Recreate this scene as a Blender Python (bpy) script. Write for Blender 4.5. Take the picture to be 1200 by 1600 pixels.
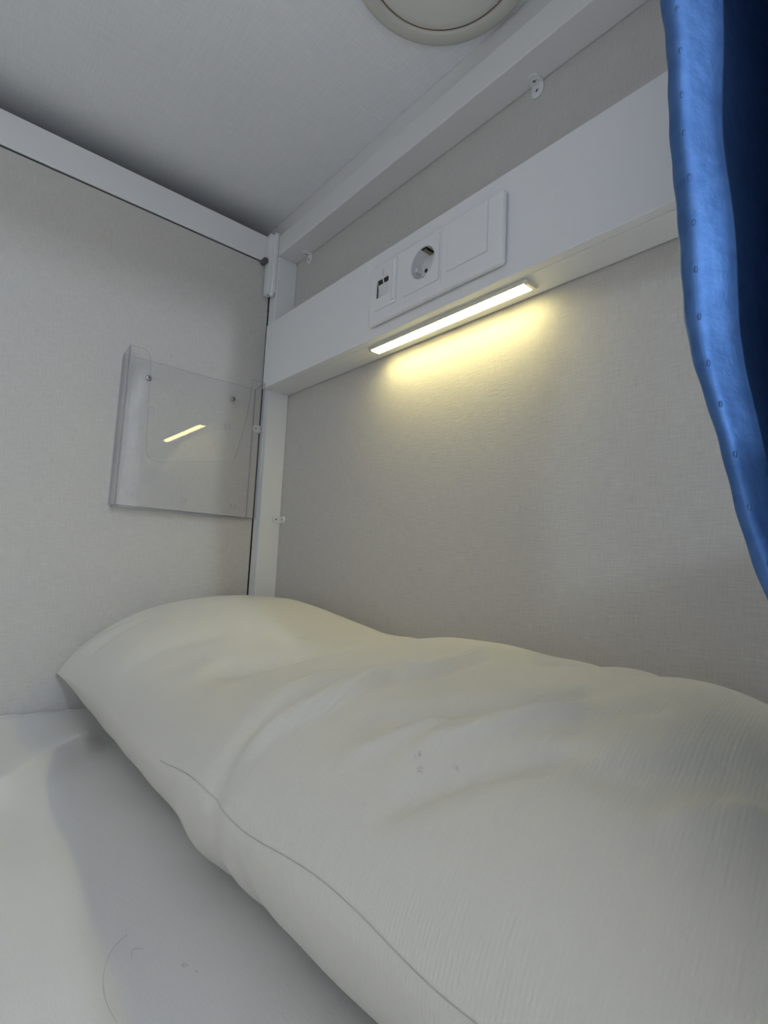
import bpy, bmesh, math
import numpy as np
from mathutils import Vector, Matrix

for o in list(bpy.data.objects):
    bpy.data.objects.remove(o, do_unlink=True)
scene = bpy.context.scene
C = scene.collection

# ------------------------------------------------------------------ camera
cam_d = bpy.data.cameras.new('camera')
cam_d.sensor_fit = 'VERTICAL'
cam_d.sensor_height = 36.0
cam_d.lens = 833.9 / 1600 * 36.0
cam_d.clip_start = 0.01
cam = bpy.data.objects.new('camera', cam_d)
C.objects.link(cam)
_F = Vector((-0.7586, 0.6441, 0.0987)).normalized()
_U = Vector((0.0438, -0.1008, 0.9939))
_R = _F.cross(_U).normalized()
_U = _R.cross(_F).normalized()
m = Matrix((_R, _U, -_F)).transposed().to_4x4()
m.translation = Vector((0.8833, -0.4829, 0.2127))
cam.matrix_world = m
scene.camera = cam

# ------------------------------------------------------------------ light
world = bpy.data.worlds.new('world')
scene.world = world
world.use_nodes = True
bg = world.node_tree.nodes['Background']
bg.inputs['Color'].default_value = (0.85, 0.92, 1.0, 1)
bg.inputs['Strength'].default_value = 0.85

def area(name, loc, target, sx, sy, power, col):
    d = bpy.data.lights.new(name, 'AREA')
    d.shape = 'RECTANGLE'; d.size = sx; d.size_y = sy
    d.energy = power; d.color = col
    o = bpy.data.objects.new(name, d)
    C.objects.link(o)
    o.location = loc
    o.rotation_euler = (Vector(target) - Vector(loc)).to_track_quat('-Z', 'Y').to_euler()
    return o
area('aisle_lamp', (2.35, -0.57, 0.80), (0.0, -0.42, 0.25), 0.06, 0.16, 7.3, (0.72, 0.87, 1.0))

sun_d = bpy.data.lights.new('daylight_sun', 'SUN')
sun_d.energy = 14.0; sun_d.angle = math.radians(3); sun_d.color = (1.0, 0.985, 0.96)
sun = bpy.data.objects.new('daylight_sun', sun_d)
C.objects.link(sun)
sun.location = (4, -2, 3)      # falls through the aisle window on to the aisle floor
sun.rotation_euler = Vector((-0.70, 0.22, -0.72)).to_track_quat('-Z', 'Y').to_euler()

scene.view_settings.view_transform = 'Standard'
scene.view_settings.look = 'None'
scene.view_settings.gamma = 1.0
scene.view_settings.use_curve_mapping = False
scene.view_settings.exposure = 0.30
scene.cycles.transparent_max_bounces = 48

# ------------------------------------------------------------------ helpers
def wloc(o):
    v = Vector((0, 0, 0))
    while o is not None:
        v += o.location; o = o.parent
    return v

def obj(name, bm, mat, parent=None, origin=(0, 0, 0), smooth=False):
    """link bm (world coordinates) as ONE mesh object"""
    base = wloc(parent) if parent else Vector((0, 0, 0))
    org = base if parent else Vector(origin)
    if smooth is not None:
        bmesh.ops.recalc_face_normals(bm, faces=bm.faces[:])
    bmesh.ops.translate(bm, vec=-org, verts=bm.verts[:])
    me = bpy.data.meshes.new(name)
    bm.to_mesh(me); bm.free()
    for mt in (mat if isinstance(mat, (list, tuple)) else [mat]):
        me.materials.append(mt)
    if smooth:
        me.polygons.foreach_set('use_smooth', [True] * len(me.polygons))
    o = bpy.data.objects.new(name, me)
    C.objects.link(o)
    if parent: o.parent = parent
    else: o.location = org
    return o

def tag(o, label, cat, group=None):
    o['label'] = label; o['category'] = cat
    if group: o['group'] = group
    return o

def thing(name, label, cat, loc, group=None):
    o = bpy.data.objects.new(name, None)
    o.empty_display_size = 0.02
    C.objects.link(o); o.location = loc
    return tag(o, label, cat, group)

def struct(o, label=None):
    o['kind'] = 'structure'
    if label: o['label'] = label
    return o

def box(bm, lo, hi, bevel=0.0, seg=2):
    r = bmesh.ops.create_cube(bm, size=1.0)
    vs = r['verts']
    lo, hi = Vector(lo), Vector(hi)
    for v in vs:
        v.co = Vector([(lo[i] + hi[i]) / 2 + v.co[i] * (hi[i] - lo[i]) for i in range(3)])
    if bevel > 0:
        es = list({e for v in vs for e in v.link_edges})
        bmesh.ops.bevel(bm, geom=es, offset=bevel, segments=seg, affect='EDGES', profile=0.5)
    return bm

def B(lo, hi, bevel=0.0, seg=2):
    return box(bmesh.new(), lo, hi, bevel, seg)

def cyl(bm, a, b, r1, r2=None, seg=24):
    a, b = Vector(a), Vector(b)
    r2 = r1 if r2 is None else r2
    d = b - a
    mt = Matrix.Translation((a + b) / 2) @ d.to_track_quat('Z', 'Y').to_matrix().to_4x4()
    bmesh.ops.create_cone(bm, cap_ends=True, segments=seg, radius1=r1, radius2=r2, depth=d.length, matrix=mt)
    return bm

def lathe(bm, prof, centre, axis='z', seg=64):
    """prof: list of (r, h); closed surface of revolution about axis"""
    rings = []
    for r, h in prof:
        ring = []
        for k in range(seg):
            a = 2 * math.pi * k / seg
            c, s = r * math.cos(a), r * math.sin(a)
            p = {'z': (c, s, h), 'y': (c, h, s), 'x': (h, c, s)}[axis]
            ring.append(bm.verts.new(Vector(centre) + Vector(p)))
        rings.append(ring)
    for i in range(len(rings) - 1):
        for k in range(seg):
            k2 = (k + 1) % seg
            bm.faces.new((rings[i][k], rings[i][k2], rings[i + 1][k2], rings[i + 1][k]))
    return rings

def prism(bm, pts, axis, h0, h1, bevel=0.0):
    """extrude a 2-D outline; axis = direction of thickness"""
    def P(p, h):
        return {'x': (h, p[0], p[1]), 'y': (p[0], h, p[1]), 'z': (p[0], p[1], h)}[axis]
    a = [bm.verts.new(P(p, h0)) for p in pts]
    b = [bm.verts.new(P(p, h1)) for p in pts]
    n = len(pts)
    fa = bm.faces.new(a); fb = bm.faces.new(b[::-1])
    sides = []
    for i in range(n):
        j = (i + 1) % n
        sides.append(bm.faces.new((a[i], b[i], b[j], a[j])))
    if bevel:
        es = list(set(list(fa.edges) + list(fb.edges)))
        bmesh.ops.bevel(bm, geom=es, offset=bevel, segments=2, affect='EDGES', profile=0.5)
    return sides

def tube(bm, pts, r, seg=8):
    pts = [Vector(p) for p in pts]
    rings = []
    for i, p in enumerate(pts):
        t = (pts[min(i + 1, len(pts) - 1)] - pts[max(i - 1, 0)]).normalized()
        up = Vector((0, 0, 1)) if abs(t.z) < .9 else Vector((1, 0, 0))
        s = t.cross(up).normalized(); u = s.cross(t)
        rings.append([bm.verts.new(p + r * (math.cos(2 * math.pi * k / seg) * s + math.sin(2 * math.pi * k / seg) * u)) for k in range(seg)])
    for i in range(len(rings) - 1):
        for k in range(seg):
            j = (k + 1) % seg
            bm.faces.new((rings[i][k], rings[i][j], rings[i + 1][j], rings[i + 1][k]))
    bm.faces.new(rings[0][::-1]); bm.faces.new(rings[-1])
    return bm

def grid_mesh(bm, P, close_u=False):
    """P: array (nu, nv, 3)"""
    nu, nv, _ = P.shape
    V = [[bm.verts.new(P[i, j]) for j in range(nv)] for i in range(nu)]
    for i in range(nu if close_u else nu - 1):
        i2 = (i + 1) % nu
        for j in range(nv - 1):
            bm.faces.new((V[i][j], V[i2][j], V[i2][j + 1], V[i][j + 1]))
    return V

def cut(o, bm):
    """cut the shape bm (world coordinates) out of o for good"""
    bmesh.ops.recalc_face_normals(bm, faces=bm.faces[:])
    bmesh.ops.translate(bm, vec=-wloc(o), verts=bm.verts[:])
    me = bpy.data.meshes.new('cutter'); bm.to_mesh(me); bm.free()
    t = bpy.data.objects.new('cutter', me); C.objects.link(t)
    t.location = wloc(o)
    md = o.modifiers.new('cut', 'BOOLEAN'); md.object = t; md.solver = 'EXACT'
    bpy.context.view_layer.update()
    dg = bpy.context.evaluated_depsgraph_get()
    new = bpy.data.meshes.new_from_object(o.evaluated_get(dg))
    new.name = o.data.name
    o.modifiers.clear(); o.data = new
    bpy.data.objects.remove(t, do_unlink=True)

def rrect(x0, x1, z0, z1, r, n=5):
    pts = []
    for cx, cz, a0 in ((x1 - r, z1 - r, 0), (x0 + r, z1 - r, 90), (x0 + r, z0 + r, 180), (x1 - r, z0 + r, 270)):
        for k in range(n + 1):
            a = math.radians(a0 + 90 * k / n)
            pts.append((cx + r * math.cos(a), cz + r * math.sin(a)))
    return pts

# ------------------------------------------------------------------ materials
def new_mat(name):
    mt = bpy.data.materials.new(name); mt.use_nodes = True
    nt = mt.node_tree
    return mt, nt, nt.nodes['Principled BSDF']

def plain(name, col, rough=0.5, metal=0.0, spec=0.5, noise=0.0, bump=0.0, scale=60.0):
    mt, nt, b = new_mat(name)
    b.inputs['Base Color'].default_value = (*col, 1)
    b.inputs['Roughness'].default_value = rough
    b.inputs['Metallic'].default_value = metal
    b.inputs['Specular IOR Level'].default_value = spec
    tc = nt.nodes.new('ShaderNodeTexCoord')
    n = nt.nodes.new('ShaderNodeTexNoise')
    n.inputs['Scale'].default_value = scale
    n.inputs['Detail'].default_value = 4
    nt.links.new(tc.outputs['Object'], n.inputs['Vector'])
    if noise:
        r = nt.nodes.new('ShaderNodeMapRange')
        r.inputs['To Min'].default_value = 1 - noise; r.inputs['To Max'].default_value = 1 + noise
        nt.links.new(n.outputs['Fac'], r.inputs['Value'])
        mx = nt.nodes.new('ShaderNodeMix'); mx.data_type = 'RGBA'; mx.blend_type = 'MULTIPLY'
        mx.inputs['Factor'].default_value = 1.0
        mx.inputs[6].default_value = (*col, 1)
        nt.links.new(r.outputs['Result'], mx.inputs[7])
        nt.links.new(mx.outputs[2], b.inputs['Base Color'])
    if bump:
        bp = nt.nodes.new('ShaderNodeBump')
        bp.inputs['Strength'].default_value = bump
        bp.inputs['Distance'].default_value = 0.001
        nt.links.new(n.outputs['Fac'], bp.inputs['Height'])
        nt.links.new(bp.outputs['Normal'], b.inputs['Normal'])
    return mt

def linen(name, col, u, v, contrast=0.10, bump=0.5, rough=0.75, fine=1.0):
    """woven wallpaper: two crossed sets of stretched noise; u,v = indices of the in-plane axes"""
    mt, nt, b = new_mat(name)
    b.inputs['Roughness'].default_value = rough
    b.inputs['Specular IOR Level'].default_value = 0.3
    tc = nt.nodes.new('ShaderNodeTexCoord')
    outs = []
    for a, c in ((u, v), (v, u)):
        mp = nt.nodes.new('ShaderNodeMapping')
        s = [30.0, 30.0, 30.0]; s[a] = 55.0 * fine; s[c] = 900.0 * fine
        mp.inputs['Scale'].default_value = s
        nt.links.new(tc.outputs['Object'], mp.inputs['Vector'])
        n = nt.nodes.new('ShaderNodeTexNoise')
        n.inputs['Scale'].default_value = 1.0; n.inputs['Detail'].default_value = 2.5
        nt.links.new(mp.outputs['Vector'], n.inputs['Vector'])
        outs.append(n.outputs['Fac'])
    ad = nt.nodes.new('ShaderNodeMath'); ad.operation = 'ADD'
    nt.links.new(outs[0], ad.inputs[0]); nt.links.new(outs[1], ad.inputs[1])
    r = nt.nodes.new('ShaderNodeMapRange')
    r.inputs['From Min'].default_value = 0.6; r.inputs['From Max'].default_value = 1.4
    r.inputs['To Min'].default_value = 1 - contrast; r.inputs['To Max'].default_value = 1 + contrast
    nt.links.new(ad.outputs[0], r.inputs['Value'])
    mx = nt.nodes.new('ShaderNodeMix'); mx.data_type = 'RGBA'; mx.blend_type = 'MULTIPLY'
    mx.inputs['Factor'].default_value = 1.0
    mx.inputs[6].default_value = (*col, 1)
    nt.links.new(r.outputs['Result'], mx.inputs[7])
    nt.links.new(mx.outputs[2], b.inputs['Base Color'])
    bp = nt.nodes.new('ShaderNodeBump')
    bp.inputs['Strength'].default_value = bump; bp.inputs['Distance'].default_value = 0.0006
    nt.links.new(ad.outputs[0], bp.inputs['Height'])
    nt.links.new(bp.outputs['Normal'], b.inputs['Normal'])
    return mt

def cloth(name, col, twill=None, weave=0.25, spots=(), rough=0.9, sheen=0.2):
    """cotton; twill = (angle deg, period m); spots = (x, y, rx, ry, colour, strength) small stains on the top side"""
    mt, nt, b = new_mat(name)
    N = nt.nodes; L = nt.links
    b.inputs['Roughness'].default_value = rough
    b.inputs['Specular IOR Level'].default_value = 0.15
    b.inputs['Sheen Weight'].default_value = sheen
    b.inputs['Sheen Roughness'].default_value = 0.5
    tc = N.new('ShaderNodeTexCoord')
    heights = []
    for sx, sy in ((160, 1300), (1300, 160)):
        mp = N.new('ShaderNodeMapping'); mp.inputs['Scale'].default_value = (sx, sy, 400)
        L.new(tc.outputs['Object'], mp.inputs['Vector'])
        n = N.new('ShaderNodeTexNoise'); n.inputs['Scale'].default_value = 1.0; n.inputs['Detail'].default_value = 2
        L.new(mp.outputs['Vector'], n.inputs['Vector'])
        heights.append(n.outputs['Fac'])
    ad = N.new('ShaderNodeMath'); ad.operation = 'ADD'
    L.new(heights[0], ad.inputs[0]); L.new(heights[1], ad.inputs[1])
    last = ad.outputs[0]
    if twill:
        mp = N.new('ShaderNodeMapping')
        mp.inputs['Rotation'].default_value = (0, 0, math.radians(twill[0]))
        L.new(tc.outputs['Object'], mp.inputs['Vector'])
        w = N.new('ShaderNodeTexWave'); w.bands_direction = 'X'
        w.inputs['Scale'].default_value = 2 * math.pi / twill[1] / 20.0
        w.inputs['Distortion'].default_value = 0.4
        w.inputs['Detail'].default_value = 1.0
        L.new(mp.outputs['Vector'], w.inputs['Vector'])
        a2 = N.new('ShaderNodeMath'); a2.operation = 'MULTIPLY_ADD'
        a2.inputs[1].default_value = 0.85
        L.new(w.outputs['Fac'], a2.inputs[0]); L.new(last, a2.inputs[2])
        last = a2.outputs[0]
    bp = N.new('ShaderNodeBump'); bp.inputs['Strength'].default_value = weave; bp.inputs['Distance'].default_value = 0.0005
    L.new(last, bp.inputs['Height']); L.new(bp.outputs['Normal'], b.inputs['Normal'])
    rgb = N.new('ShaderNodeRGB'); rgb.outputs[0].default_value = (*col, 1)
    cur = rgb.outputs[0]
    # faint uneven greying of washed cotton
    n = N.new('ShaderNodeTexNoise'); n.inputs['Scale'].default_value = 9; n.inputs['Detail'].default_value = 3
    L.new(tc.outputs['Object'], n.inputs['Vector'])
    r = N.new('ShaderNodeMapRange'); r.inputs['To Min'].default_value = 0.965; r.inputs['To Max'].default_value = 1.02
    L.new(n.outputs['Fac'], r.inputs['Value'])
    mx = N.new('ShaderNodeMix'); mx.data_type = 'RGBA'; mx.blend_type = 'MULTIPLY'; mx.inputs['Factor'].default_value = 1
    L.new(cur, mx.inputs[6]); L.new(r.outputs['Result'], mx.inputs[7]); cur = mx.outputs[2]
    ns = N.new('ShaderNodeTexNoise'); ns.inputs['Scale'].default_value = 760; ns.inputs['Detail'].default_value = 3
    L.new(tc.outputs['Object'], ns.inputs['Vector'])
    for (x, y, rx, ry, sc, st) in spots:
        mp = N.new('ShaderNodeMapping'); mp.vector_type = 'TEXTURE'
        mp.inputs['Location'].default_value = (x, y, 0)
        mp.inputs['Scale'].default_value = (rx, ry, 1e6)
        L.new(tc.outputs['Object'], mp.inputs['Vector'])
        ln = N.new('ShaderNodeVectorMath'); ln.operation = 'LENGTH'
        L.new(mp.outputs['Vector'], ln.inputs[0])
        mr = N.new('ShaderNodeMapRange'); mr.inputs['From Min'].default_value = 0.2; mr.inputs['From Max'].default_value = 1.0
        mr.inputs['To Min'].default_value = 1.0; mr.inputs['To Max'].default_value = 0.0
        L.new(ln.outputs['Value'], mr.inputs['Value'])
        nr = N.new('ShaderNodeMapRange'); nr.inputs['From Min'].default_value = 0.42; nr.inputs['From Max'].default_value = 0.62
        nr.inputs['To Max'].default_value = st
        L.new(ns.outputs['Fac'], nr.inputs['Value'])
        mu = N.new('ShaderNodeMath'); mu.operation = 'MULTIPLY'
        L.new(mr.outputs['Result'], mu.inputs[0]); L.new(nr.outputs['Result'], mu.inputs[1])
        mx = N.new('ShaderNodeMix'); mx.data_type = 'RGBA'
        L.new(mu.outputs[0], mx.inputs['Factor']); L.new(cur, mx.inputs[6]); mx.inputs[7].default_value = (*sc, 1)
        cur = mx.outputs[2]
    L.new(cur, b.inputs['Base Color'])
    return mt

def acrylic(name, tint, ior=1.49):
    """clear thin plastic: transparent with fresnel reflection"""
    mt = bpy.data.materials.new(name); mt.use_nodes = True
    nt = mt.node_tree; nt.nodes.clear()
    out = nt.nodes.new('ShaderNodeOutputMaterial')
    tr = nt.nodes.new('ShaderNodeBsdfTransparent'); tr.inputs['Color'].default_value = (*tint, 1)
    gl = nt.nodes.new('ShaderNodeBsdfGlossy'); gl.inputs['Roughness'].default_value = 0.015
    geo = nt.nodes.new('ShaderNodeNewGeometry')
    dot = nt.nodes.new('ShaderNodeVectorMath'); dot.operation = 'DOT_PRODUCT'
    nt.links.new(geo.outputs['Incoming'], dot.inputs[0]); nt.links.new(geo.outputs['Normal'], dot.inputs[1])
    ab = nt.nodes.new('ShaderNodeMath'); ab.operation = 'ABSOLUTE'; nt.links.new(dot.outputs['Value'], ab.inputs[0])
    om = nt.nodes.new('ShaderNodeMath'); om.operation = 'SUBTRACT'; om.inputs[0].default_value = 1.0; nt.links.new(ab.outputs[0], om.inputs[1])
    pw = nt.nodes.new('ShaderNodeMath'); pw.operation = 'POWER'; pw.inputs[1].default_value = 5.0; nt.links.new(om.outputs[0], pw.inputs[0])
    fr = nt.nodes.new('ShaderNodeMath'); fr.operation = 'MULTIPLY_ADD'; fr.inputs[1].default_value = 0.95; fr.inputs[2].default_value = ((ior - 1) / (ior + 1)) ** 2
    nt.links.new(pw.outputs[0], fr.inputs[0])
    tc = nt.nodes.new('ShaderNodeTexCoord')
    n = nt.nodes.new('ShaderNodeTexNoise'); n.inputs['Scale'].default_value = 6
    bp = nt.nodes.new('ShaderNodeBump'); bp.inputs['Strength'].default_value = 0.05; bp.inputs['Distance'].default_value = 0.001
    nt.links.new(tc.outputs['Object'], n.inputs['Vector']); nt.links.new(n.outputs['Fac'], gl.inputs['Roughness']) if False else None
    mx = nt.nodes.new('ShaderNodeMixShader')
    nt.links.new(fr.outputs[0], mx.inputs[0]); nt.links.new(tr.outputs[0], mx.inputs[1]); nt.links.new(gl.outputs[0], mx.inputs[2])
    nt.links.new(mx.outputs[0], out.inputs['Surface'])
    return mt

WALLC = (0.57, 0.545, 0.515)
M = {}
M['wall_x'] = linen('woven_wallpaper_side', WALLC, 1, 2)
M['wall_y'] = linen('woven_wallpaper_head', WALLC, 0, 2)
M['ceil'] = linen('woven_ceiling_lining', (0.85, 0.855, 0.88), 0, 1, 0.05, 0.3, fine=0.6)
M['white'] = plain('white_painted_metal', (0.78, 0.78, 0.79), 0.42, noise=0.015, bump=0.06, scale=25)
M['white_box'] = plain('white_coated_panel', (0.80, 0.80, 0.81), 0.45, noise=0.012, bump=0.08, scale=400)
M['rail'] = plain('white_rail_paint', (0.74, 0.735, 0.73), 0.5, noise=0.015, bump=0.06, scale=30)
M['plastic'] = plain('glossy_white_plastic', (0.80, 0.80, 0.81), 0.12, noise=0.005, scale=20)
M['plastic_in'] = plain('white_socket_plastic', (0.74, 0.74, 0.75), 0.25, noise=0.005, scale=20)
M['clip'] = plain('white_plastic_clip', (0.74, 0.75, 0.75), 0.35, noise=0.02, scale=200)
M['black'] = plain('black_plastic', (0.012, 0.012, 0.014), 0.4, noise=0.05)
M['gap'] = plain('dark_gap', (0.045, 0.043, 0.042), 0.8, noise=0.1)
M['steel'] = plain('nickel_steel', (0.45, 0.45, 0.44), 0.35, 1.0, noise=0.05, scale=300)
M['brass'] = plain('dull_brass', (0.30, 0.26, 0.17), 0.4, 1.0, noise=0.05, scale=300)
M['rubber'] = plain('grey_rubber', (0.10, 0.11, 0.11), 0.6, noise=0.1, scale=200)
M['symbol'] = plain('grey_print', (0.45, 0.46, 0.48), 0.4, noise=0.02)
M['joint'] = plain('grey_joint', (0.55, 0.55, 0.57), 0.5, noise=0.02)
M['alu'] = plain('matt_aluminium', (0.74, 0.72, 0.68), 0.4, 0.7, noise=0.03, scale=200)
M['lamp_ring'] = plain('cream_lamp_ring', (0.60, 0.585, 0.53), 0.45, noise=0.02, scale=30)
M['lamp_diff'] = plain('opal_lamp_glass', (0.72, 0.71, 0.66), 0.3, noise=0.02, scale=20)
M['lamp_gap'] = plain('brown_lamp_gasket', (0.20, 0.12, 0.055), 0.7, noise=0.2, scale=80)
M['acrylic'] = acrylic('clear_acrylic', (0.992, 0.993, 0.996), 1.36)
M['acrylic_edge'] = acrylic('clear_acrylic_edge', (0.79, 0.80, 0.84))
M['floor'] = plain('grey_floor_vinyl', (0.52, 0.55, 0.60), 0.5, noise=0.08, scale=14)
M['wood'] = plain('bed_base_board', (0.45, 0.42, 0.38), 0.6, noise=0.06, scale=12)
M['stitch'] = plain('seam_thread', (0.56, 0.54, 0.49), 0.9, noise=0.1, scale=900)
M['hair'] = plain('dark_hair', (0.32, 0.30, 0.30), 0.5, noise=0.1)

def emitter(name, col, s):
    mt, nt, b = new_mat(name)
    b.inputs['Base Color'].default_value = (0.8, 0.78, 0.7, 1)
    b.inputs['Emission Color'].default_value = (*col, 1)
    tc = nt.nodes.new('ShaderNodeTexCoord')
    n = nt.nodes.new('ShaderNodeTexNoise'); n.inputs['Scale'].default_value = 120
    nt.links.new(tc.outputs['Object'], n.inputs['Vector'])
    r = nt.nodes.new('ShaderNodeMapRange'); r.inputs['To Min'].default_value = s * 0.97; r.inputs['To Max'].default_value = s * 1.03
    nt.links.new(n.outputs['Fac'], r.inputs['Value'])
    nt.links.new(r.outputs['Result'], b.inputs['Emission Strength'])
    return mt
M['led'] = emitter('warm_led_diffuser', (1.0, 0.88, 0.37), 21.0)

# ------------------------------------------------------------------ the berth: structure
ZR = 0.814            # top of the head rail
ZC = 0.860            # ceiling, running on over the partitions
YEND = -2.05
XO = 0.90             # open side
# head wall, split visually by the light box
struct(obj('wall_back', B((-0.62, 0.0, -0.16), (XO + .06, 0.02, ZC)), M['wall_y']),
       'grey woven wallpaper wall behind the pillow')
struct(obj('wall_left', B((-0.012, YEND, -0.16), (0.0, -0.0424, 0.7632), 0.0006, 1), M['wall_x']),
       'grey woven wallpaper wall carrying the clear leaflet holder')
struct(obj('wall_left_backing', B((-0.06, YEND, -0.16), (-0.0125, 0.0, 0.8150)), M['gap']))
struct(obj('wall_next', B((-0.62, YEND, -0.16), (-0.60, 0.0, ZC)), M['wall_x']))
struct(obj('floor_next', B((-0.60, YEND, 0.10), (-0.0605, 0.0, 0.12)), M['gap']))
struct(obj('wall_foot', B((-0.62, YEND - .02, -0.16), (XO, YEND, ZC)), M['wall_y']))
struct(obj('ceiling', B((-0.62, -4.0, ZC), (2.40, 1.2, ZC + .03)), M['ceil']),
       'pale ceiling above the bunk')
# head rail under the ceiling, corner post, beam on top of the side wall
struct(obj('trim_1', B((-0.02, -0.0405, 0.7745), (XO, -0.0002, ZR), 0.0015), M['rail']),
       'white rail along the top of the head wall')
struct(obj('trim_5', B((-0.60, -0.0260, ZR + .0002), (XO, -0.0002, ZC - .0002), 0.001), M['rail']),
       'white cornice between the head rail and the ceiling')
struct(obj('trim_2', B((0.0, -0.0405, -0.16), (0.0248, -0.0002, 0.7742), 0.0012), M['white']),
       'white corner post between side wall and head wall')
struct(obj('trim_3', B((-0.012, YEND, 0.7655), (0.0020, -0.0500, 0.8160), 0.0008), M['white']),
       'white beam along the top of the side wall')
struct(obj('gap_shade_strip', B((-0.012, YEND, 0.7634), (-0.0004, -0.0500, 0.7653)), M['gap']),  # dark colour stands in for the shade inside the gap
       'thin dark strip standing in for the shaded gap between the side wall and its top beam')
struct(obj('trim_4', B((XO - .005, YEND, 0.700), (XO + .015, -0.0415, ZC - .0002), 0.002), M['white']),
       'white pelmet over the open side of the bunk')
# bed base, aisle
struct(obj('floor', B((-0.62, -4.0, -1.65), (2.45, 1.2, -1.60)), M['floor']))
struct(obj('wall_aisle', B((2.40, -4.0, -1.60), (2.45, 1.2, -1.30)), M['white']))

bed = thing('bunk_bed', 'white edged bunk bed under the sheet', 'bed', (0.45, -1.0, -1.60))
obj('slat_board', B((0.001, YEND + .001, -0.18), (XO - .02, -0.0415, -0.161)), M['wood'], bed)
obj('light_block_board', B((XO + .036, -0.430, -0.20), (XO + .048, -0.0415, 0.303), .003), M['white'], bed)  # unseen board added to keep the aisle lamp off sheet and pillow
obj('side_rail', B((XO - .019, YEND + .001, -0.22), (XO + .0355, -0.0415, -0.10), .002), M['white'], bed)
for lx in (0.03, XO - .06):
    for ly in (YEND + .04, -0.12):
        obj('leg', B((lx, ly, -1.5995), (lx + .04, ly + .04, -0.181), .002), M['wood'], bed)

mat_o = obj('mattress', B((0.004, YEND + .01, -0.160), (XO - .021, -0.0425, -0.036), 0.012, 3), M['wood'], origin=(0.45, -1.0, -0.16))
mat_o.data.materials[0] = cloth('mattress_ticking', (0.62, 0.61, 0.59))
tag(mat_o, 'mattress hidden under the white bed sheet', 'mattress')

# ------------------------------------------------------------------ light box on the head wall
DB, ZB, ZT, XB = 0.0533, 0.5164, 0.6354, 0.0225
box_t = thing('wall_box', 'long white boxed panel on the head wall carrying the sockets', 'panel', (0.46, 0.0, ZB))
XE = XO - 0.03
front_panel = obj('front_panel', B((XB, -DB, ZB), (XE, -DB + .012, ZT), 0.0012), M['white_box'], box_t)
obj('bottom_panel', B((XB + .0005, -DB + .0122, ZB), (XE, -0.0014, ZB + .012), 0.0004, 1), M['white_box'], box_t)
obj('top_panel', B((XB + .0005, -DB + .0122, ZT - .012), (XE, -0.0006, ZT), 0.0006, 1), M['white_box'], box_t)
for a, b_ in ((XB + .0005, XB + .01), (XE - .01, XE)):
    obj('end_cap', B((a, -DB + .0122, ZB + .0122), (b_, -0.0006, ZT - .0122)), M['white_box'], box_t)

# ------------------------------------------------------------------ reading light
led = thing('reading_light', 'lit warm-white linear reading light under the white boxed panel', 'light', (0.44, -0.028, ZB))
LX0, LX1, LY0, LY1, LZ = 0.3085, 0.570, -0.0392, -0.0168, ZB - .0002
prof = [(LY0, LZ), (LY0, LZ - .0016), (LY0 + .0030, LZ - .0040), (LY0 + .0034, LZ - .0030), (LY1 - .0034, LZ - .0030), (LY1 - .0030, LZ - .0040), (LY1, LZ - .0016), (LY1, LZ)]
bm = bmesh.new()
prism(bm, prof, 'x', LX0 + .004, LX1 - .004)
obj('channel', bm, M['alu'], led)
for a, b_ in ((LX0, LX0 + .004), (LX1 - .004, LX1)):
    bm = bmesh.new()
    prism(bm, [(LY0, LZ), (LY0, LZ - .0018), (LY0 + .004, LZ - .0054), (LY1 - .004, LZ - .0054), (LY1, LZ - .0018), (LY1, LZ)], 'x', a, b_)
    obj('end_cap', bm, M['alu'], led)
bm = bmesh.new()
w0, w1 = LY0 + .0035, LY1 - .0035
pd = [(w0, LZ - .0031)] + [(w0 + (w1 - w0) * k / 8, LZ - .0040 - .0012 * math.sin(math.pi * k / 8)) for k in range(9)] + [(w1, LZ - .0031)]
prism(bm, pd, 'x', LX0 + .0042, LX1 - .0042)
d = obj('diffuser', bm, M['led'], led)
d['label'] = 'glowing diffuser strip'

# ------------------------------------------------------------------ socket plate
PX0, PX1, PZ0, PZ1, PY = 0.3343, 0.5563, 0.5294, 0.6122, -DB - .0002
pl = thing('socket_plate', 'glossy white triple socket plate with charging ports, power socket and blank cover', 'socket', (0.4453, -DB, PZ0))
T = PY - 0.0085     # front of the frame
# outer frame as a bevelled slab with the inserts standing proud of it
fr = obj('frame', B((PX0, T, PZ0), (PX1, PY, PZ1), 0.0042, 4), M['plastic'], pl)
cut(fr, cyl(bmesh.new(), (0.4372, PY - .02, 0.5785), (0.4372, PY + .02, 0.5785), .0207, seg=64))
cut(fr, B((0.3515, PY - .02, 0.5625), (0.3755, PY + .02, 0.5895)))
cut(front_panel, cyl(bmesh.new(), (0.4372, PY - .02, 0.5785), (0.4372, PY + .009, 0.5785), .0207, seg=64))
# -- groove lines around the inserts (slightly recessed look: thin dark line)
def ring_line(x0, x1, z0, z1, w=.0005):
    bm = bmesh.new()
    for lo, hi in (((x0 - w, z0 - w), (x1 + w, z0)), ((x0 - w, z1), (x1 + w, z1 + w)), ((x0 - w, z0), (x0, z1)), ((x1, z0), (x1 + w, z1))):
        box(bm, (lo[0], T - .0001, lo[1]), (hi[0], T + .001, hi[1]))
    return bm

# 1) charging port module
ux0, ux1, uz0, uz1 = 0.3490, 0.3905, 0.5460, 0.6070
ox0, ox1, oz0, oz1 = 0.3515, 0.3755, 0.5625, 0.5895
um = bmesh.new()
for lo, hi in (((ux0, uz0), (ox0, uz1)), ((ox1, uz0), (ux1, uz1)), ((ox0, uz0), (ox1, oz0)), ((ox0, oz1), (ox1, uz1))):
    box(um, (lo[0], T - .0012, lo[1]), (hi[0], T + .002, hi[1]))
bmesh.ops.remove_doubles(um, verts=um.verts[:], dist=1e-6)
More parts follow.
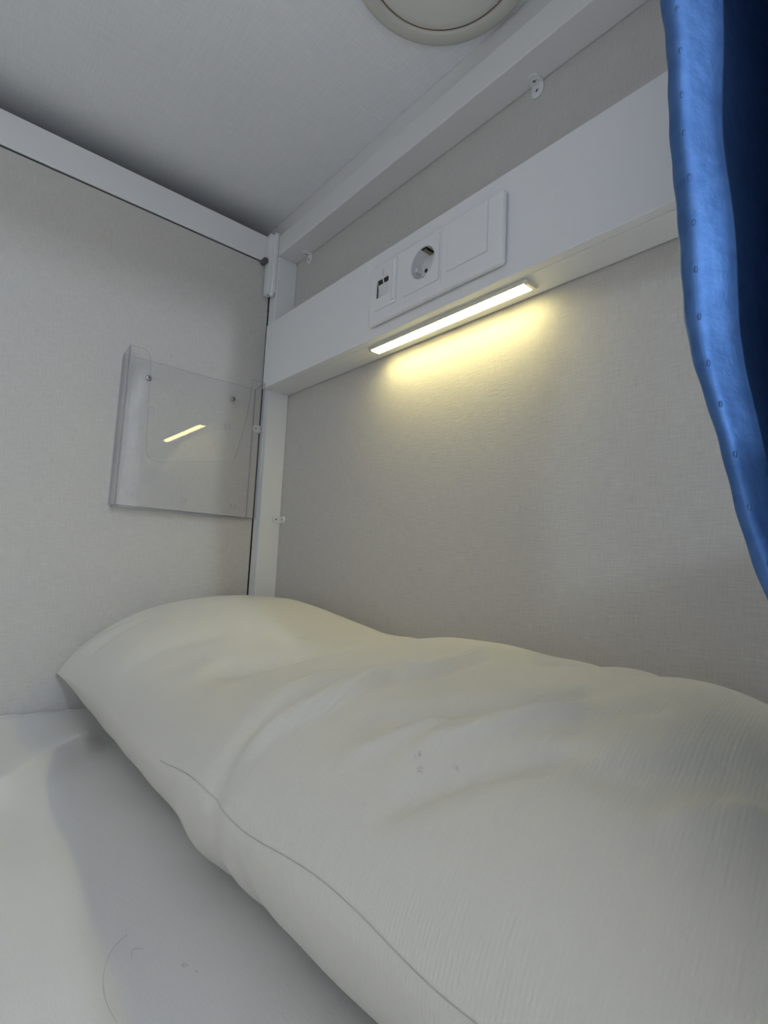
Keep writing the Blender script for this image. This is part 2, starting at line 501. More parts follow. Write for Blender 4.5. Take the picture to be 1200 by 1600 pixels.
# drop internal coincident faces
seen = {}
for f in list(um.faces):
    k = tuple(sorted(v.index for v in f.verts)) if False else tuple(round(c, 6) for c in f.calc_center_median())
    seen.setdefault(k, []).append(f)
bmesh.ops.delete(um, geom=[f for fs in seen.values() if len(fs) > 1 for f in fs], context='FACES_ONLY')
usb = obj('charging_module', um, M['plastic'], pl)
bm = bmesh.new()     # raised glossy bar on the right of the module
prism(bm, [(0.3835, T - .0012), (0.3845, T - .0034), (0.3868, T - .0040), (0.3888, T - .0030), (0.3895, T - .0012)], 'z', uz0 + .004, uz1 - .003)
obj('raised_rim', bm, M['plastic'], usb, smooth=False)
bm = bmesh.new()     # slanting port face inside the opening, looking down
prism(bm, [(T - .0010, oz1 - .0002), (T + .0060, oz0 + .0010), (T + .0078, oz0 + .0002), (T + .0078, oz1 - .0002)], 'x', ox0 + .0001, ox1 - .0001)
obj('port_face', bm, M['plastic_in'], usb)
sl = Vector((0, .0070, -(oz1 - oz0 - .0012))).normalized()
nrm = Vector((0, -sl.z, sl.y)); nrm = nrm if nrm.y < 0 else -nrm
for px in (0.3530, 0.3648):
    bm = bmesh.new()
    a = Vector((px, T - .0010, oz1 - .0002)) + sl * .0022
    quad = [a, a + Vector((.0092, 0, 0)), a + Vector((.0092, 0, 0)) + sl * .0058, a + sl * .0058]
    lo = [bm.verts.new(q - nrm * .0005) for q in quad]; hi = [bm.verts.new(q + nrm * .00025) for q in quad]
    bm.faces.new(lo); bm.faces.new(hi[::-1])
    for i in range(4):
        bm.faces.new((lo[i], lo[(i + 1) % 4], hi[(i + 1) % 4], hi[i]))
    obj('charging_port', bm, M['black'], usb)
bm = bmesh.new()     # trident symbol
sy = T - .00135
def bar(x0, z0, x1, z1, w):
    d_ = Vector((x1 - x0, 0, z1 - z0)); n_ = Vector((-d_.z, 0, d_.x)).normalized() * w / 2
    q = [(x0 + n_.x, z0 + n_.z), (x0 - n_.x, z0 - n_.z), (x1 - n_.x, z1 - n_.z), (x1 + n_.x, z1 + n_.z)]
    prism(bm, q, 'y', sy, sy + .0003)
cxs = 0.3640
bar(cxs, .5915, cxs, .5985, .0006)
prism(bm, [(cxs - .0012, .5982), (cxs + .0012, .5982), (cxs, .6006)], 'y', sy, sy + .0003)
bar(cxs, .5932, cxs - .0020, .5950, .0005); bar(cxs - .0020, .5950, cxs - .0020, .5966, .0005)
bar(cxs, .5940, cxs + .0020, .5958, .0005); bar(cxs + .0020, .5958, cxs + .0020, .5972, .0005)
cyl(bm, (cxs, sy, .5914), (cxs, sy + .0003, .5914), .0010, seg=12)
obj('port_symbol', bm, M['symbol'], usb)
obj('joint_line', ring_line(ux0, ux1, uz0, uz1, .0003), M['joint'], pl)

# 2) round earthed socket
sx0, sx1, sz0, sz1 = 0.4060, 0.4655, 0.5462, 0.6055
scx, scz, sr = 0.4372, 0.5785, 0.0205
bm = bmesh.new()
n = 64
outer_f, inner_f, inner_b, outer_b = [], [], [], []
for k in range(n):
    a = 2 * math.pi * k / n
    dx, dz = math.cos(a), math.sin(a)
    sc = 1e9
    for lim, comp, c0 in ((sx1, dx, scx), (sx0, dx, scx), (sz1, dz, scz), (sz0, dz, scz)):
        if abs(comp) > 1e-6 and (lim - c0) / comp > 0: sc = min(sc, (lim - c0) / comp)
    outer_f.append(bm.verts.new((scx + dx * sc, T - .0010, scz + dz * sc)))
    outer_b.append(bm.verts.new((scx + dx * sc, T + .0010, scz + dz * sc)))
    inner_f.append(bm.verts.new((scx + dx * sr, T - .0010, scz + dz * sr)))
for k in range(n):
    j = (k + 1) % n
    bm.faces.new((outer_f[k], outer_f[j], inner_f[j], inner_f[k]))
    bm.faces.new((outer_b[k], outer_b[j], outer_f[j], outer_f[k]))
sock = obj('power_socket', bm, M['plastic'], pl)
bm = bmesh.new()
rg = lathe(bm, [(sr, T - .0010), (sr - .0008, T - .0002), (sr - .0012, T + .0155)], (scx, 0, scz), 'y', 64)
bm.faces.new(rg[-1])
obj('recess', bm, M['plastic_in'], sock, smooth=None)
for s in (-1, 1):
    obj('pin_hole', cyl(bmesh.new(), (scx + s * .0095, T + .0151, scz), (scx + s * .0095, T + .0158, scz), .0027, seg=20), M['black'], sock)
    bm = bmesh.new()
    zz = scz + s * (sr - .0022)
    box(bm, (scx - .0030, T + .0020, min(zz, zz - s * .0018)), (scx + .0030, T + .0150, max(zz, zz - s * .0018)), .0004, 1)
    obj('earth_clip', bm, M['brass'], sock)
    bm = bmesh.new()
    zz = scz + s * (sr - .0012)
    box(bm, (scx - .0048, T + .0012, min(zz, zz - s * .0008)), (scx + .0048, T + .0150, max(zz, zz - s * .0008)))
    obj('clip_slot', bm, M['black'], sock)
    bm = bmesh.new()
    xx = scx + s * (sr - .0016)
    box(bm, (min(xx, xx - s * .003), T + .0060, scz - .0028), (max(xx, xx - s * .003), T + .0155, scz + .0028), .0003, 1)
    obj('guide_rib', bm, M['plastic_in'], sock)
obj('joint_line', ring_line(sx0, sx1, sz0, sz1, .0003), M['joint'], pl)

# 3) blank cover: raised square rocker
bx0, bx1, bz0, bz1 = 0.4785, 0.5362, 0.5497, 0.6086
bc = obj('blank_cover', B((bx0, T - .0016, bz0), (bx1, T + .002, bz1), .0012, 3), M['plastic'], pl)
obj('joint_line', ring_line(bx0, bx1, bz0, bz1, .0003), M['joint'], pl)
obj('joint_line', B((0.4682, T - .0001, 0.5400), (0.4688, T + .001, 0.6085)), M['joint'], pl)

# ------------------------------------------------------------------ ceiling light
lamp = thing('ceiling_light', 'round cream ceiling light switched off', 'light', (0.527, -0.135, ZC))
lc = (0.527, -0.135, 0)
zf = ZC - .0002
bm = bmesh.new()
rg = lathe(bm, [(.0842, zf), (.1040, zf), (.1037, zf - .004), (.1022, zf - .0068), (.0985, zf - .0080), (.0880, zf - .0082), (.0846, zf - .0065), (.0842, zf)], lc, 'z', 96)
obj('ring', bm, M['lamp_ring'], lamp, smooth=True)
bm = bmesh.new()
lathe(bm, [(.0828, zf), (.0841, zf), (.0841, zf - .0060), (.0828, zf - .0060), (.0828, zf)], lc, 'z', 96)
obj('gasket', bm, M['lamp_gap'], lamp)
bm = bmesh.new()
pr = [(.0827, zf), (.0827, zf - .0062)] + [(.0827 * math.cos(t), zf - .0068 - .0045 * math.sin(t)) for t in (0.25, 0.5, 0.75, 1.0, 1.25, 1.45)] + [(.002, zf - .0113)]
rg = lathe(bm, pr, lc, 'z', 96)
bm.faces.new(rg[-1]); bm.faces.new(rg[0][::-1])
obj('diffuser', bm, M['lamp_diff'], lamp, smooth=True)

# ------------------------------------------------------------------ leaflet holder
HY0, HY1, HZ0, HZ1, HX = -0.2815, -0.0560, 0.2795, 0.5190, 0.0400
hd = thing('leaflet_holder', 'clear acrylic leaflet holder screwed to the grey side wall', 'holder', (0.002, -0.169, HZ0))
AE = [M['acrylic'], M['acrylic_edge']]
def plate_yz(pts, x0, x1):
    bm = bmesh.new()
    for f in prism(bm, pts, 'x', x0, x1): f.material_index = 1
    return bm
obj('back_plate', plate_yz(rrect(HY0, HY1, HZ0, HZ1, .004), .0015, .0042), AE, hd, smooth=False)
# front plate: U shape with slanting rounded cut-out
def arc(cx, cz, r, a0, a1, n=7):
    return [(cx + r * math.cos(math.radians(a0 + (a1 - a0) * k / n)), cz + r * math.sin(math.radians(a0 + (a1 - a0) * k / n))) for k in range(n + 1)]
fp = [(HY0, HZ0), (HY1, HZ0), (HY1, HZ1 + .004)]
fp += [(-0.0800, HZ1 + .004), (-0.0850, 0.4600)] + arc(-0.1180, 0.3900, .018, -15, -90)
fp += arc(-0.2270, 0.3720 , .018, -90, -172) + [(-0.2490, 0.4900)] + arc(-0.2640, 0.5090, .014, 0, 90) + [(HY0, HZ1 + .004)]
obj('front_plate', plate_yz(fp, HX - .0027, HX), AE, hd, smooth=False)
for y0, y1 in ((HY0 + .0002, HY0 + .0028), (HY1 - .0028, HY1 - .0002)):
    bm = bmesh.new()
    for f in prism(bm, [(.0044, HZ0 + .003), (HX - .0029, HZ0 + .003), (HX - .0029, HZ1 + .003), (.0044, HZ1 - .001)], 'y', y0, y1): f.material_index = 1
    obj('side_plate', bm, AE, hd)
bm = bmesh.new()
for f in prism(bm, [(.0044, HY0 + .0030), (HX - .0029, HY0 + .0030), (HX - .0029, HY1 - .0030), (.0044, HY1 - .0030)], 'z', HZ0 + .0001, HZ0 + .0028): f.material_index = 1
obj('bottom_plate', bm, AE, hd)
for y, z in ((-0.2535, .3024), (-0.1697, .3022), (-0.0836, .3020), (-0.2333, .4396), (-0.1054, .4392)):
    bm = bmesh.new()
    for f in prism(bm, [(y - .0042, z - .0042), (y + .0042, z - .0042), (y + .0042, z + .0042), (y - .0042, z + .0042)], 'x', .0044, .0064): f.material_index = 1
    obj('spacer_pad', bm, AE, hd)
for y, z in ((-0.2408, .4912), (-0.0977, .4916)):
    bm = bmesh.new()
    rg = lathe(bm, [(.0005, .0056), (.0022, .0064), (.0040, .0056), (.0046, .0045)], (0, y, z), 'x', 20)
    bm.faces.new(rg[0]); bm.faces.new(rg[-1][::-1])
    sc = obj('screw', bm, M['steel'], hd, smooth=True)
    bm = bmesh.new()
    box(bm, (.0058, y - .0019, z - .0005), (.0068, y + .0019, z + .0005))
    box(bm, (.0058, y - .0005, z - .0019), (.0068, y + .0005, z + .0019))
    obj('drive_slot', bm, M['black'], sc)

# ------------------------------------------------------------------ fixing clips: bent two-screw tabs
def stadium(w, l, n=10):
    """tab lying in (a, b): from b=0 to b=l with a round end"""
    r = w / 2
    return [(-r, 0), (r, 0)] + [(r * math.cos(math.pi * k / n), l - r + r * math.sin(math.pi * k / n)) for k in range(n + 1)]

def make_clip(label, corner, along, leg1, leg2, w=.0150, l1=.0165, l2=.0185, t=.0022, group='small white two-screw fixing clips'):
    """corner = inner corner point; along = axis of the corner line; leg1/leg2 = directions of the two tabs"""
    along, leg1, leg2, corner = Vector(along), Vector(leg1), Vector(leg2), Vector(corner)
    th = thing('fixing_clip', label, 'clip', corner, group)
    for d_, nn, l in ((leg1, leg2, l1), (leg2, leg1, l2)):
        bm = bmesh.new()
        pts = stadium(w, l)
        lo = [bm.verts.new(corner + along * a + d_ * b + nn * .0003) for a, b in pts]
        hi = [bm.verts.new(corner + along * a + d_ * b + nn * t) for a, b in pts]
        f1 = bm.faces.new(lo); f2 = bm.faces.new(hi[::-1])
        for i in range(len(pts)):
            j = (i + 1) % len(pts)
            bm.faces.new((lo[i], lo[j], hi[j], hi[i]))
        bmesh.ops.recalc_face_normals(bm, faces=bm.faces[:])
        bmesh.ops.bevel(bm, geom=list(f2.edges), offset=.0006, segments=2, affect='EDGES', profile=.5)
        tab = obj('tab', bm, M['clip'], th)
        c = corner + d_ * (l - w / 2 - .0005) + nn * t
        s = obj('screw', cyl(bmesh.new(), c - nn * .0003, c + nn * .0007, .0034, .0028, 20), M['clip'], tab)
        bm = bmesh.new()
        for u_, v_ in ((along, d_), (d_, along)):
            q = [c + nn * .0006 + u_ * (a * .0019) + v_ * (b * .0005) for a, b in ((-1, -1), (1, -1), (1, 1), (-1, 1))]
            lo = [bm.verts.new(x) for x in q]; hi = [bm.verts.new(x + nn * .0003) for x in q]
            bm.faces.new(lo); bm.faces.new(hi[::-1])
            for i in range(4): bm.faces.new((lo[i], lo[(i + 1) % 4], hi[(i + 1) % 4], hi[i]))
        obj('drive_slot', bm, M['gap'], s)
    return th
make_clip('white two-screw clip under the top rail nearest the curtain', (0.553, 0, 0.7745), (1, 0, 0), (0, -1, 0), (0, 0, -1))
make_clip('white two-screw clip under the top rail next to the corner post', (0.070, 0, 0.7745), (1, 0, 0), (0, -1, 0), (0, 0, -1))
make_clip('white two-screw clip on the corner post just above the pillow', (0.0248, 0, 0.2850), (0, 0, 1), (0, -1, 0), (1, 0, 0), w=.0120)
make_clip('white two-screw clip half hidden behind the clear leaflet holder', (0.0, -0.0405, 0.4480), (0, 0, 1), (0, -1, 0), (1, 0, 0), w=.0130, l2=.0170)

# ------------------------------------------------------------------ beam end bracket and rubber stop
br = thing('beam_bracket', 'white ridged bracket joining the top beam to the corner post', 'bracket', (0.012, -0.051, 0.694))
obj('plate', B((0.0022, -0.0555, 0.6985), (0.0185, -0.0440, 0.8150), .0015), M['white'], br)
obj('ridge', cyl(bmesh.new(), (0.0200, -0.0455, 0.6985), (0.0200, -0.0455, 0.8175), .0030, seg=20), M['white'], br)
obj('ridge', cyl(bmesh.new(), (0.0215, -0.0425, 0.7020), (0.0215, -0.0425, 0.8170), .0018, seg=20), M['white'], br)
bm = bmesh.new()
bmesh.ops.create_uvsphere(bm, u_segments=20, v_segments=12, radius=.0052, matrix=Matrix.Translation((0.0190, -0.0462, 0.6995)))
obj('ball_end', bm, M['white'], br, smooth=True)
bm = bmesh.new()
rg = lathe(bm, [(.0052, .0024), (.0052, .0150), (.0044, .0166), (.0010, .0170)], (0, -0.0608, 0.7615), 'x', 24)
bm.faces.new(rg[0]); bm.faces.new(rg[-1])
tag(obj('rubber_stop', bm, M['rubber'], origin=(0.003, -0.0608, 0.7615)), 'small round grey rubber stop below the end of the white beam', 'stop')

# ------------------------------------------------------------------ bed sheet
def seg_dist(x, y, pts):
    best = np.full(x.shape, 1e9); par = np.zeros(x.shape)
    L = 0.0
    lens = [math.dist(pts[i], pts[i + 1]) for i in range(len(pts) - 1)]
    tot = sum(lens)
    side = np.zeros(x.shape)
    for i in range(len(pts) - 1):
        ax, ay = pts[i]; bx_, by_ = pts[i + 1]
        dx, dy = bx_ - ax, by_ - ay
        t = np.clip(((x - ax) * dx + (y - ay) * dy) / (dx * dx + dy * dy), 0, 1)
        d_ = np.hypot(x - ax - t * dx, y - ay - t * dy)
        s_ = np.sign((x - ax) * dy - (y - ay) * dx)
        k = d_ < best
        best = np.where(k, d_, best); par = np.where(k, (L + t * lens[i]) / tot, par); side = np.where(k, s_, side)
        L += lens[i]
    return best, par, side

def sheet_z(x, y):
    z = np.full(x.shape, -0.0185)
    d_, t, s = seg_dist(x, y, [(0.32, -0.47), (0.268, -0.405), (0.198, -0.345), (0.127, -0.273), (0.08, -0.20)])
    wdt = np.where(s > 0, .012, .035)
    z += .0210 * np.exp(-(d_ / wdt) ** 1.4) * np.clip(1.15 - np.abs(t - .45) * 1.1, 0, 1) * np.clip((-.292 - y) / .03, 0, 1)
    z += .0022 * np.sin(11 * x + 5 * y) * np.sin(7 * y - 3 * x + 1.0)
    z += .0012 * np.sin(31 * x - 17 * y) * np.sin(19 * y + 9 * x)
    z += .0055 * np.exp(-((x - .018) / .035) ** 2) * (0.75 + .5 * np.sin(16 * y + 8.2))
    z -= .012 * np.clip((.010 - x) / .010, 0, 1) ** 2
    return z
xs = np.concatenate([np.linspace(0.001, .05, 26), np.linspace(.054, .70, 150), np.linspace(.705, XO - .0195, 36)])
ys = np.concatenate([np.linspace(-2.03, -.75, 90), np.linspace(-.745, -.18, 150), np.linspace(-.176, -.0425, 20)])
Xg, Yg = np.meshgrid(xs, ys, indexing='ij')
Z = sheet_z(Xg, Yg)
top_p = np.stack([Xg, Yg, Z], -1)
bm = bmesh.new()
grid_mesh(bm, top_p)
bot = top_p.copy(); bot[..., 2] -= .0012
M['sheet'] = cloth('white_cotton_sheet', (0.735, 0.72, 0.69), None, 0.22,
                   spots=((0.5703, -0.3483, .0035, .0022, (0.30, 0.27, 0.22), .7), (0.579, -0.345, .0016, .0016, (0.28, 0.25, 0.2), .6)))
sh = obj('bed_sheet', bm, M['sheet'], origin=(0, 0, 0), smooth=True)
tag(sh, 'white cotton sheet with a raised fold covering the bed', 'sheet')
sm = sh.modifiers.new('thickness', 'SOLIDIFY'); sm.thickness = .0012; sm.offset = 1
# hem along the wall edge
bm = bmesh.new()
hy = np.linspace(-.75, -.20, 120); hx = np.full(hy.shape, .0075) + .0022 * np.sin(hy * 60) + .0012 * np.sin(hy * 143)
hz = sheet_z(hx, hy) + .0006
tube(bm, list(zip(hx, hy, hz)), .0011, 8)
obj('hem', bm, M['sheet'], sh, smooth=True)

def on_sheet(pts, lift=.0006):
    a = np.array(pts); z = sheet_z(a[:, 0], a[:, 1]) + lift
    return [tuple(v) for v in np.c_[a, z]]
def smooth_line(pts, n=40):
    a = np.array(pts, float); t = np.linspace(0, len(a) - 1, n); out = []
    for u in t:
        i = min(int(u), len(a) - 2); f = u - i
        p0, p1, p2, p3 = a[max(i - 1, 0)], a[i], a[i + 1], a[min(i + 2, len(a) - 1)]
        out.append(.5 * (2 * p1 + (p2 - p0) * f + (2 * p0 - 5 * p1 + 4 * p2 - p3) * f ** 2 + (3 * p1 - p0 - 3 * p2 + p3) * f ** 3))
    return np.array(out)
for pts, lab in (([(.5242, -.3665), (.5344, -.3779), (.5529, -.3863), (.5703, -.3888), (.5862, -.3876)], 'long curved stray hair lying on the sheet'),
                 ([(.5475, -.3705), (.5415, -.3685), (.5401, -.3665), (.5435, -.3629)], 'short hooked stray hair lying on the sheet')):
    bm = bmesh.new()
    tube(bm, on_sheet(smooth_line(pts), .0002), .00007, 5)
    tag(obj('stray_hair', bm, M['hair'], origin=(pts[0][0], pts[0][1], -.015)), lab, 'hair', 'stray hairs on the sheet')

# ------------------------------------------------------------------ pillow
QX0, QX1 = .030, .862
RX = [-.1, .03, .05, .1, .2, .26, .32, .40, .44, .52, .58, .63, .70, .75, .79, .83, .9]
RZ = [.15, .150, .152, .155, .158, .153, .145, .1345, .135, .145, .147, .143, .1455, .145, .1375, .130, .13]
def smst(t):
    t = np.clip(t, 0, 1); return t * t * (3 - 2 * t)
def p_peak(x):
    xx = np.linspace(-.1, .9, 501); zz = np.interp(xx, RX, RZ)
    k = np.exp(-(np.arange(-12, 13) / 7.0) ** 2); k /= k.sum()
    zz = np.convolve(np.pad(zz, 12, mode='edge'), k, 'valid')
    return np.interp(x, xx, zz)
def p_end(x):
    d0 = np.clip((x - QX0) / .062, 0, 1); d1 = np.clip((QX1 - x) / .11, 0, 1)
    return np.sqrt(np.clip(1 - (1 - d0) ** 2.2, 0, 1)) * np.sqrt(np.clip(1 - (1 - d1) ** 2.2, 0, 1))
def p_sy(x):
    return -.326 + .004 * np.sin((x - .03) * 9) - .004 * np.exp(-((x - .03) / .05) ** 2) + .0035 * np.exp(-((x - .545) / .012) ** 2)
def p_sz(x):
    return .044 + .008 * smst((x - .35) / .3) - .003 * np.exp(-((x - .545) / .014) ** 2)
YP = -.085; YB = -.006
# soft creases read off the photograph: (polyline in x,y, height, width one side, width other side)
CR = [
 ([(.546, -.324), (.560, -.300), (.575, -.272), (.582, -.237), (.576, -.205)], .0042, .0075, .020),
 ([(.536, -.316), (.541, -.283), (.555, -.247), (.566, -.219)], -.0030, .0085, .0085),
 ([(.516, -.296), (.530, -.257), (.543, -.228)], .0022, .012, .008),
 ([(.380, -.275), (.430, -.235), (.462, -.183), (.462, -.150)], -.0045, .020, .018),
 ([(.610, -.270), (.651, -.236), (.676, -.212), (.699, -.192), (.716, -.146)], -.0032, .010, .009),
 ([(.582, -.240), (.600, -.211), (.610, -.176), (.604, -.130)], -.0028, .008, .009),
 ([(.560, -.200), (.594, -.190), (.596, -.150), (.590, -.105)], .0015, .010, .008),
 ([(.630, -.292), (.645, -.278), (.658, -.256), (.668, -.238)], .0020, .006, .009),
 ([(.664, -.278), (.686, -.250), (.699, -.230), (.712, -.205), (.722, -.185)], .0028, .007, .012),
 ([(.672, -.305), (.696, -.281), (.713, -.262), (.732, -.245), (.750, -.225)], -.0026, .009, .010),
 ([(.725, -.225), (.739, -.188), (.756, -.150)], -.0016, .008, .010),
 ([(.752, -.252), (.778, -.213), (.797, -.172)], -.0018, .010, .010),
 ([(.776, -.250), (.792, -.214), (.808, -.180)], -.0013, .008, .009),
 ([(.786, -.250), (.800, -.224), (.814, -.195)], .0013, .008, .010),
 ([(.060, -.318), (.085, -.285), (.100, -.250)], -.0016, .010, .012),
 ([(.110, -.322), (.128, -.285), (.140, -.235)], -.0018, .012, .014),
 ([(.240, -.318), (.275, -.270), (.320, -.210)], -.0020, .022, .022),
 ([(.330, -.322), (.360, -.290), (.400, -.270)], .0016, .018, .018),
 ([(.640, -.120), (.665, -.085), (.680, -.045)], -.0022, .010, .012),
 ([(.690, -.110), (.712, -.075), (.725, -.040)], -.0018, .010, .010),
 ([(.470, -.120), (.480, -.080), (.470, -.040)], -.0020, .016, .016),
]
def creases(x, y):
    z = np.zeros(x.shape)
    for pts, h, w1, w2 in CR:
        d_, t, s = seg_dist(x, y, [tuple(q) for q in smooth_line(pts, 14)])
        w = np.where(s > 0, w1, w2)
        taper = np.clip(np.minimum(t, 1 - t) / .22 + .15, 0, 1)
        z += 2.2 * h * np.exp(-(d_ / w) ** 2) * taper
    return z
NX, NT = 420, 150
sx = np.linspace(0, 1, NX)
px_ = QX0 + (QX1 - QX0) * (.5 - .5 * np.cos(np.pi * sx)) * .35 + (QX1 - QX0) * sx * .65
tt = np.linspace(0, 1, NT)
def pillow_top(x, y):
    ys_, zs_ = p_sy(x), p_sz(x); H = p_peak(x) - zs_
    t = np.clip((YP - y) / (YP - ys_), 0, 1)
    f = np.where(y < YP, (1 - t ** 2.4) ** (.55 - .07 * np.exp(-((x - .03) / .12) ** 2)), 1 - .42 * np.clip((y - YP) / (YB - YP), 0, 1) ** 2.2)
    return zs_ + H * p_end(x) * f
# top half: from the front seam over the crown to the wall
tf = 1 - (1 - tt) ** 1.0
Xt = np.repeat(px_[:, None], NT, 1)
ys0 = p_sy(px_)[:, None]
U = (tt[None, :] ** 1.6)
Yt = ys0 + (YB - ys0) * U
inset = 1 - p_end(px_)          # ends: narrow towards the wall side a touch
Yt = Yt - (inset[:, None] * .02) * U
Zt = pillow_top(Xt, Yt)
fade = np.clip((Yt - ys0) / .012, 0, 1) * p_end(px_)[:, None]
Zt = Zt + creases(Xt, Yt) * fade
# underside: from the seam down and under to the wall
NB = 70
tb = np.linspace(0, 1, NB)
Xb = np.repeat(px_[:, None], NB, 1)
Ub = tb[None, :] ** 1.8
zb_flat = -.0095
e = p_end(px_)[:, None]
lift = (.030 * np.exp(-((px_ - .03) / .09) ** 2))[:, None]
bulge = .0045 * np.sin(np.clip(Ub / .10, 0, 1) * np.pi) * e
wob = (.0012 * np.sin(px_ * 47) * np.sin(px_ * 23 + 1) + .006 * np.exp(-((px_ - .505) / .022) ** 2) - .005 * np.exp(-((px_ - .585) / .012) ** 2))[:, None]
Yb = ys0 + (Yt[:, -1:] - ys0) * Ub - bulge - wob * np.sin(np.clip(Ub / .16, 0, 1) * np.pi) * e
prof_b = np.clip(Ub / .11, 0, 1) ** .75
back_up = np.clip((Ub - .80) / .20, 0, 1) ** 2
zs_ = p_sz(px_)[:, None]
zfl = zb_flat + lift
Zb = zs_ + (zfl - zs_) * prof_b * e
Zb = Zb + (Zt[:, -1:] - Zb) * back_up
top_pts = np.stack([Xt, Yt, Zt], -1)
bot_pts = np.stack([Xb, Yb, Zb], -1)[:, ::-1]
loop = np.concatenate([top_pts, bot_pts[:, 1:-1]], 1)       # closed ring per x
bm = bmesh.new()
nr_, nl = loop.shape[:2]
V = [[bm.verts.new(loop[i, j]) for j in range(nl)] for i in range(nr_)]
for i in range(nr_ - 1):
    for j in range(nl):
        k = (j + 1) % nl
        bm.faces.new((V[i][j], V[i + 1][j], V[i + 1][k], V[i][k]))
M['pillow'] = cloth('white_twill_pillowcase', (0.685, 0.655, 0.58), (-8, .0021), 0.28,
    spots=((.675, -.274, .0028, .0022, (.25, .24, .23), .8), (.681, -.278, .0026, .0020, (.25, .24, .23), .8),
           (.696, -.268, .0030, .0014, (.33, .32, .30), .6), (.393, -.170, .0080, .0050, (.42, .40, .36), .5)))
pil = obj('pillow', bm, M['pillow'], origin=(0, 0, 0), smooth=True)
tag(pil, 'long plump white pillow with soft creases lying against the head wall', 'pillow')
# stitched seam line just above the front edge
xs_ = np.linspace(.445, QX1 - .06, 220)
ysm = p_sy(xs_) + .0016 + .0008 * np.sin(xs_ * 40)
zsm = pillow_top(xs_, ysm)
off = np.array([-.0002, .0004])
bm = bmesh.new()
tube(bm, list(zip(xs_, ysm - .0003, zsm - .00005)), .00022, 6)
obj('seam', bm, M['stitch'], pil, smooth=True)

# ------------------------------------------------------------------ curtain
mt, nt, b = new_mat('navy_velvet')
b.inputs['Roughness'].default_value = 0.55
b.inputs['Metallic'].default_value = 0.8
b.inputs['Specular IOR Level'].default_value = 0.35
b.inputs['Sheen Weight'].default_value = 0.0
b.inputs['Sheen Roughness'].default_value = 0.35
b.inputs['Sheen Tint'].default_value = (0.25, 0.45, 1.0, 1)
tc = nt.nodes.new('ShaderNodeTexCoord')
n = nt.nodes.new('ShaderNodeTexNoise'); n.inputs['Scale'].default_value = 130; n.inputs['Detail'].default_value = 6
nt.links.new(tc.outputs['Object'], n.inputs['Vector'])
rp = nt.nodes.new('ShaderNodeValToRGB')
rp.color_ramp.elements[0].position = .3; rp.color_ramp.elements[0].color = (.066, .155, .37, 1)
rp.color_ramp.elements[1].position = .75; rp.color_ramp.elements[1].color = (.098, .21, .46, 1)
nt.links.new(n.outputs['Fac'], rp.inputs['Fac']); nt.links.new(rp.outputs['Color'], b.inputs['Base Color'])
bp = nt.nodes.new('ShaderNodeBump'); bp.inputs['Strength'].default_value = .55; bp.inputs['Distance'].default_value = .001
nt.links.new(n.outputs['Fac'], bp.inputs['Height']); nt.links.new(bp.outputs['Normal'], b.inputs['Normal'])
M['velvet'] = mt

CZ = [-.30, -.2, 0.0, .05, .10, .15, .20, .239, .292, .36, .442, .60, .79]
CX = [.860, .860, .860, .860, .856, .8480, .8296, .8180, .8067, .7980, .7940, .7890, .7870]
def c_x(z):
    zz = np.linspace(-.3, .8, 221); xx = np.interp(zz, CZ, CX)
    k = np.exp(-(np.arange(-8, 9) / 4.0) ** 2); k /= k.sum()
    xx = np.convolve(np.pad(xx, 8, mode='edge'), k, 'valid')
    return np.interp(z, zz, xx)
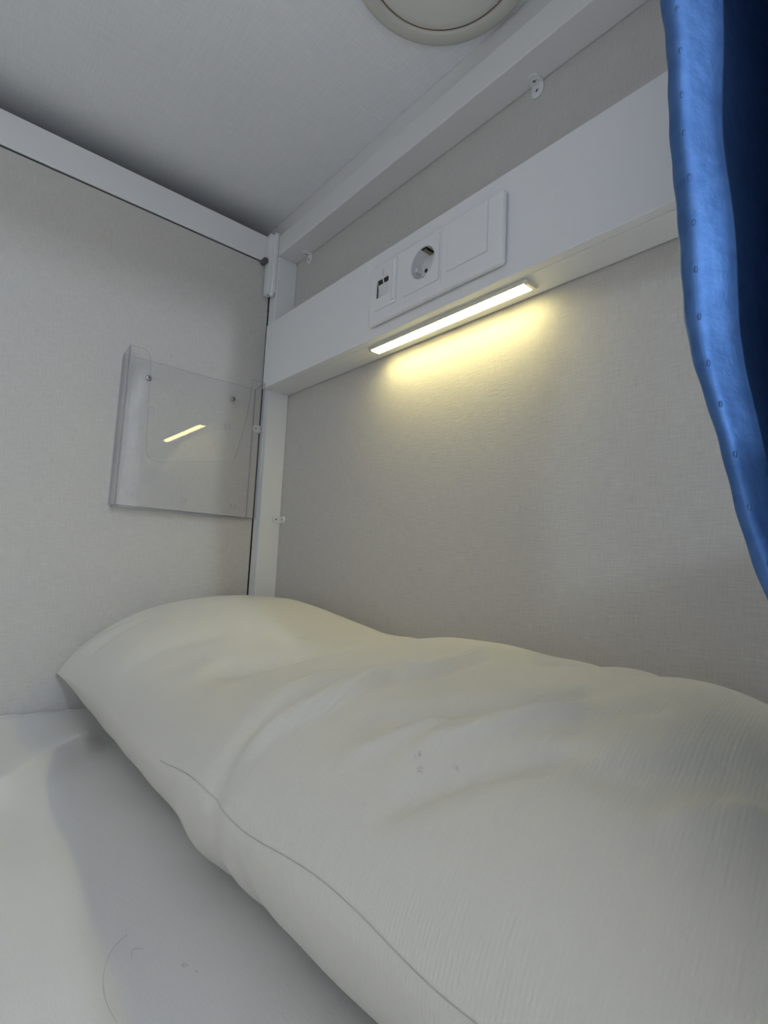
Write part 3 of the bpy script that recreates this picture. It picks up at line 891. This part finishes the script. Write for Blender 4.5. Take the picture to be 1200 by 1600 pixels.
# fold path in plan, relative to (left extreme of the front fold)
path = [(.014, .060), (.0045, .034), (.0006, .020), (-.0004, .011), (.0002, .003), (.0020, -.0020), (.0068, -.0046), (.0100, -.0030), (.0138, .0030), (.0180, .011), (.0200, .017), (.0205, .021), (.0185, .026),
        (.0155, .036), (.0155, .080), (.0190, .140), (.0290, .176), (.0420, .180), (.0490, .165), (.0510, .100), (.0520, .050), (.0550, .023), (.0620, .017), (.0700, .021), (.0750, .045), (.0780, .070)]
pp = smooth_line(path, 260)
zs = np.linspace(.165, .79, 220)
CY = -.2585
PT = np.zeros((len(pp), len(zs), 3))
for j, z in enumerate(zs):
    ph = .0012 * np.sin(z * 34 + pp[:, 0] * 90) + .0008 * np.sin(z * 71 + 1.3)
    sc_ = 1 - np.interp(z, [.2, .26, .30, .36, .40, .47, .8], [.5, .55, .62, .70, .76, .92, 1.0])     # the front fold narrows towards the hem
    PT[:, j, 0] = c_x(z) + pp[:, 0] - sc_ * np.minimum(pp[:, 0], .0205) + ph
    PT[:, j, 1] = CY + pp[:, 1] - sc_ * np.clip(pp[:, 1], -.006, .021) + .0015 * np.sin(z * 23 + pp[:, 0] * 60)
    PT[:, j, 0] += .0002 * np.sin(z * 310) * np.exp(-(pp[:, 0] / .003) ** 2)     # puckered stitching along the folded edge
    PT[:, j, 2] = z
bm = bmesh.new()
grid_mesh(bm, PT)
cu = obj('curtain', bm, M['velvet'], origin=(.86, -.25, .165), smooth=True)
tag(cu, 'dark navy velvet curtain hanging in folds at the open side', 'curtain')
so = cu.modifiers.new('thickness', 'SOLIDIFY'); so.thickness = .0016; so.offset = 0
# row of small stitches along the folded edge
k0 = int(np.argmin(np.hypot(pp[:, 0] - .0085, pp[:, 1] + .0040)))
st_me = None
for z in np.arange(.20, .78, .0195):
    j = int(np.argmin(np.abs(zs - z)))
    p0 = Vector(PT[k0, j]); tn = Vector(PT[k0 + 2, j]) - Vector(PT[k0 - 2, j]); nz = Vector((tn.y, -tn.x, 0)).normalized()
    if nz.y > 0: nz = -nz
    if st_me is None:
        bm = bmesh.new()
        bmesh.ops.create_uvsphere(bm, u_segments=8, v_segments=6, radius=1.0, matrix=Matrix.Diagonal((.0008, .0008, .0016, 1)))
        st_me = bpy.data.meshes.new('stitch'); bm.to_mesh(st_me); bm.free()
        st_me.materials.append(M['velvet'])
    o = bpy.data.objects.new('stitch', st_me)
    C.objects.link(o); o.parent = cu
    o.location = p0 + nz * .0006 - Vector((.86, -.25, .165))
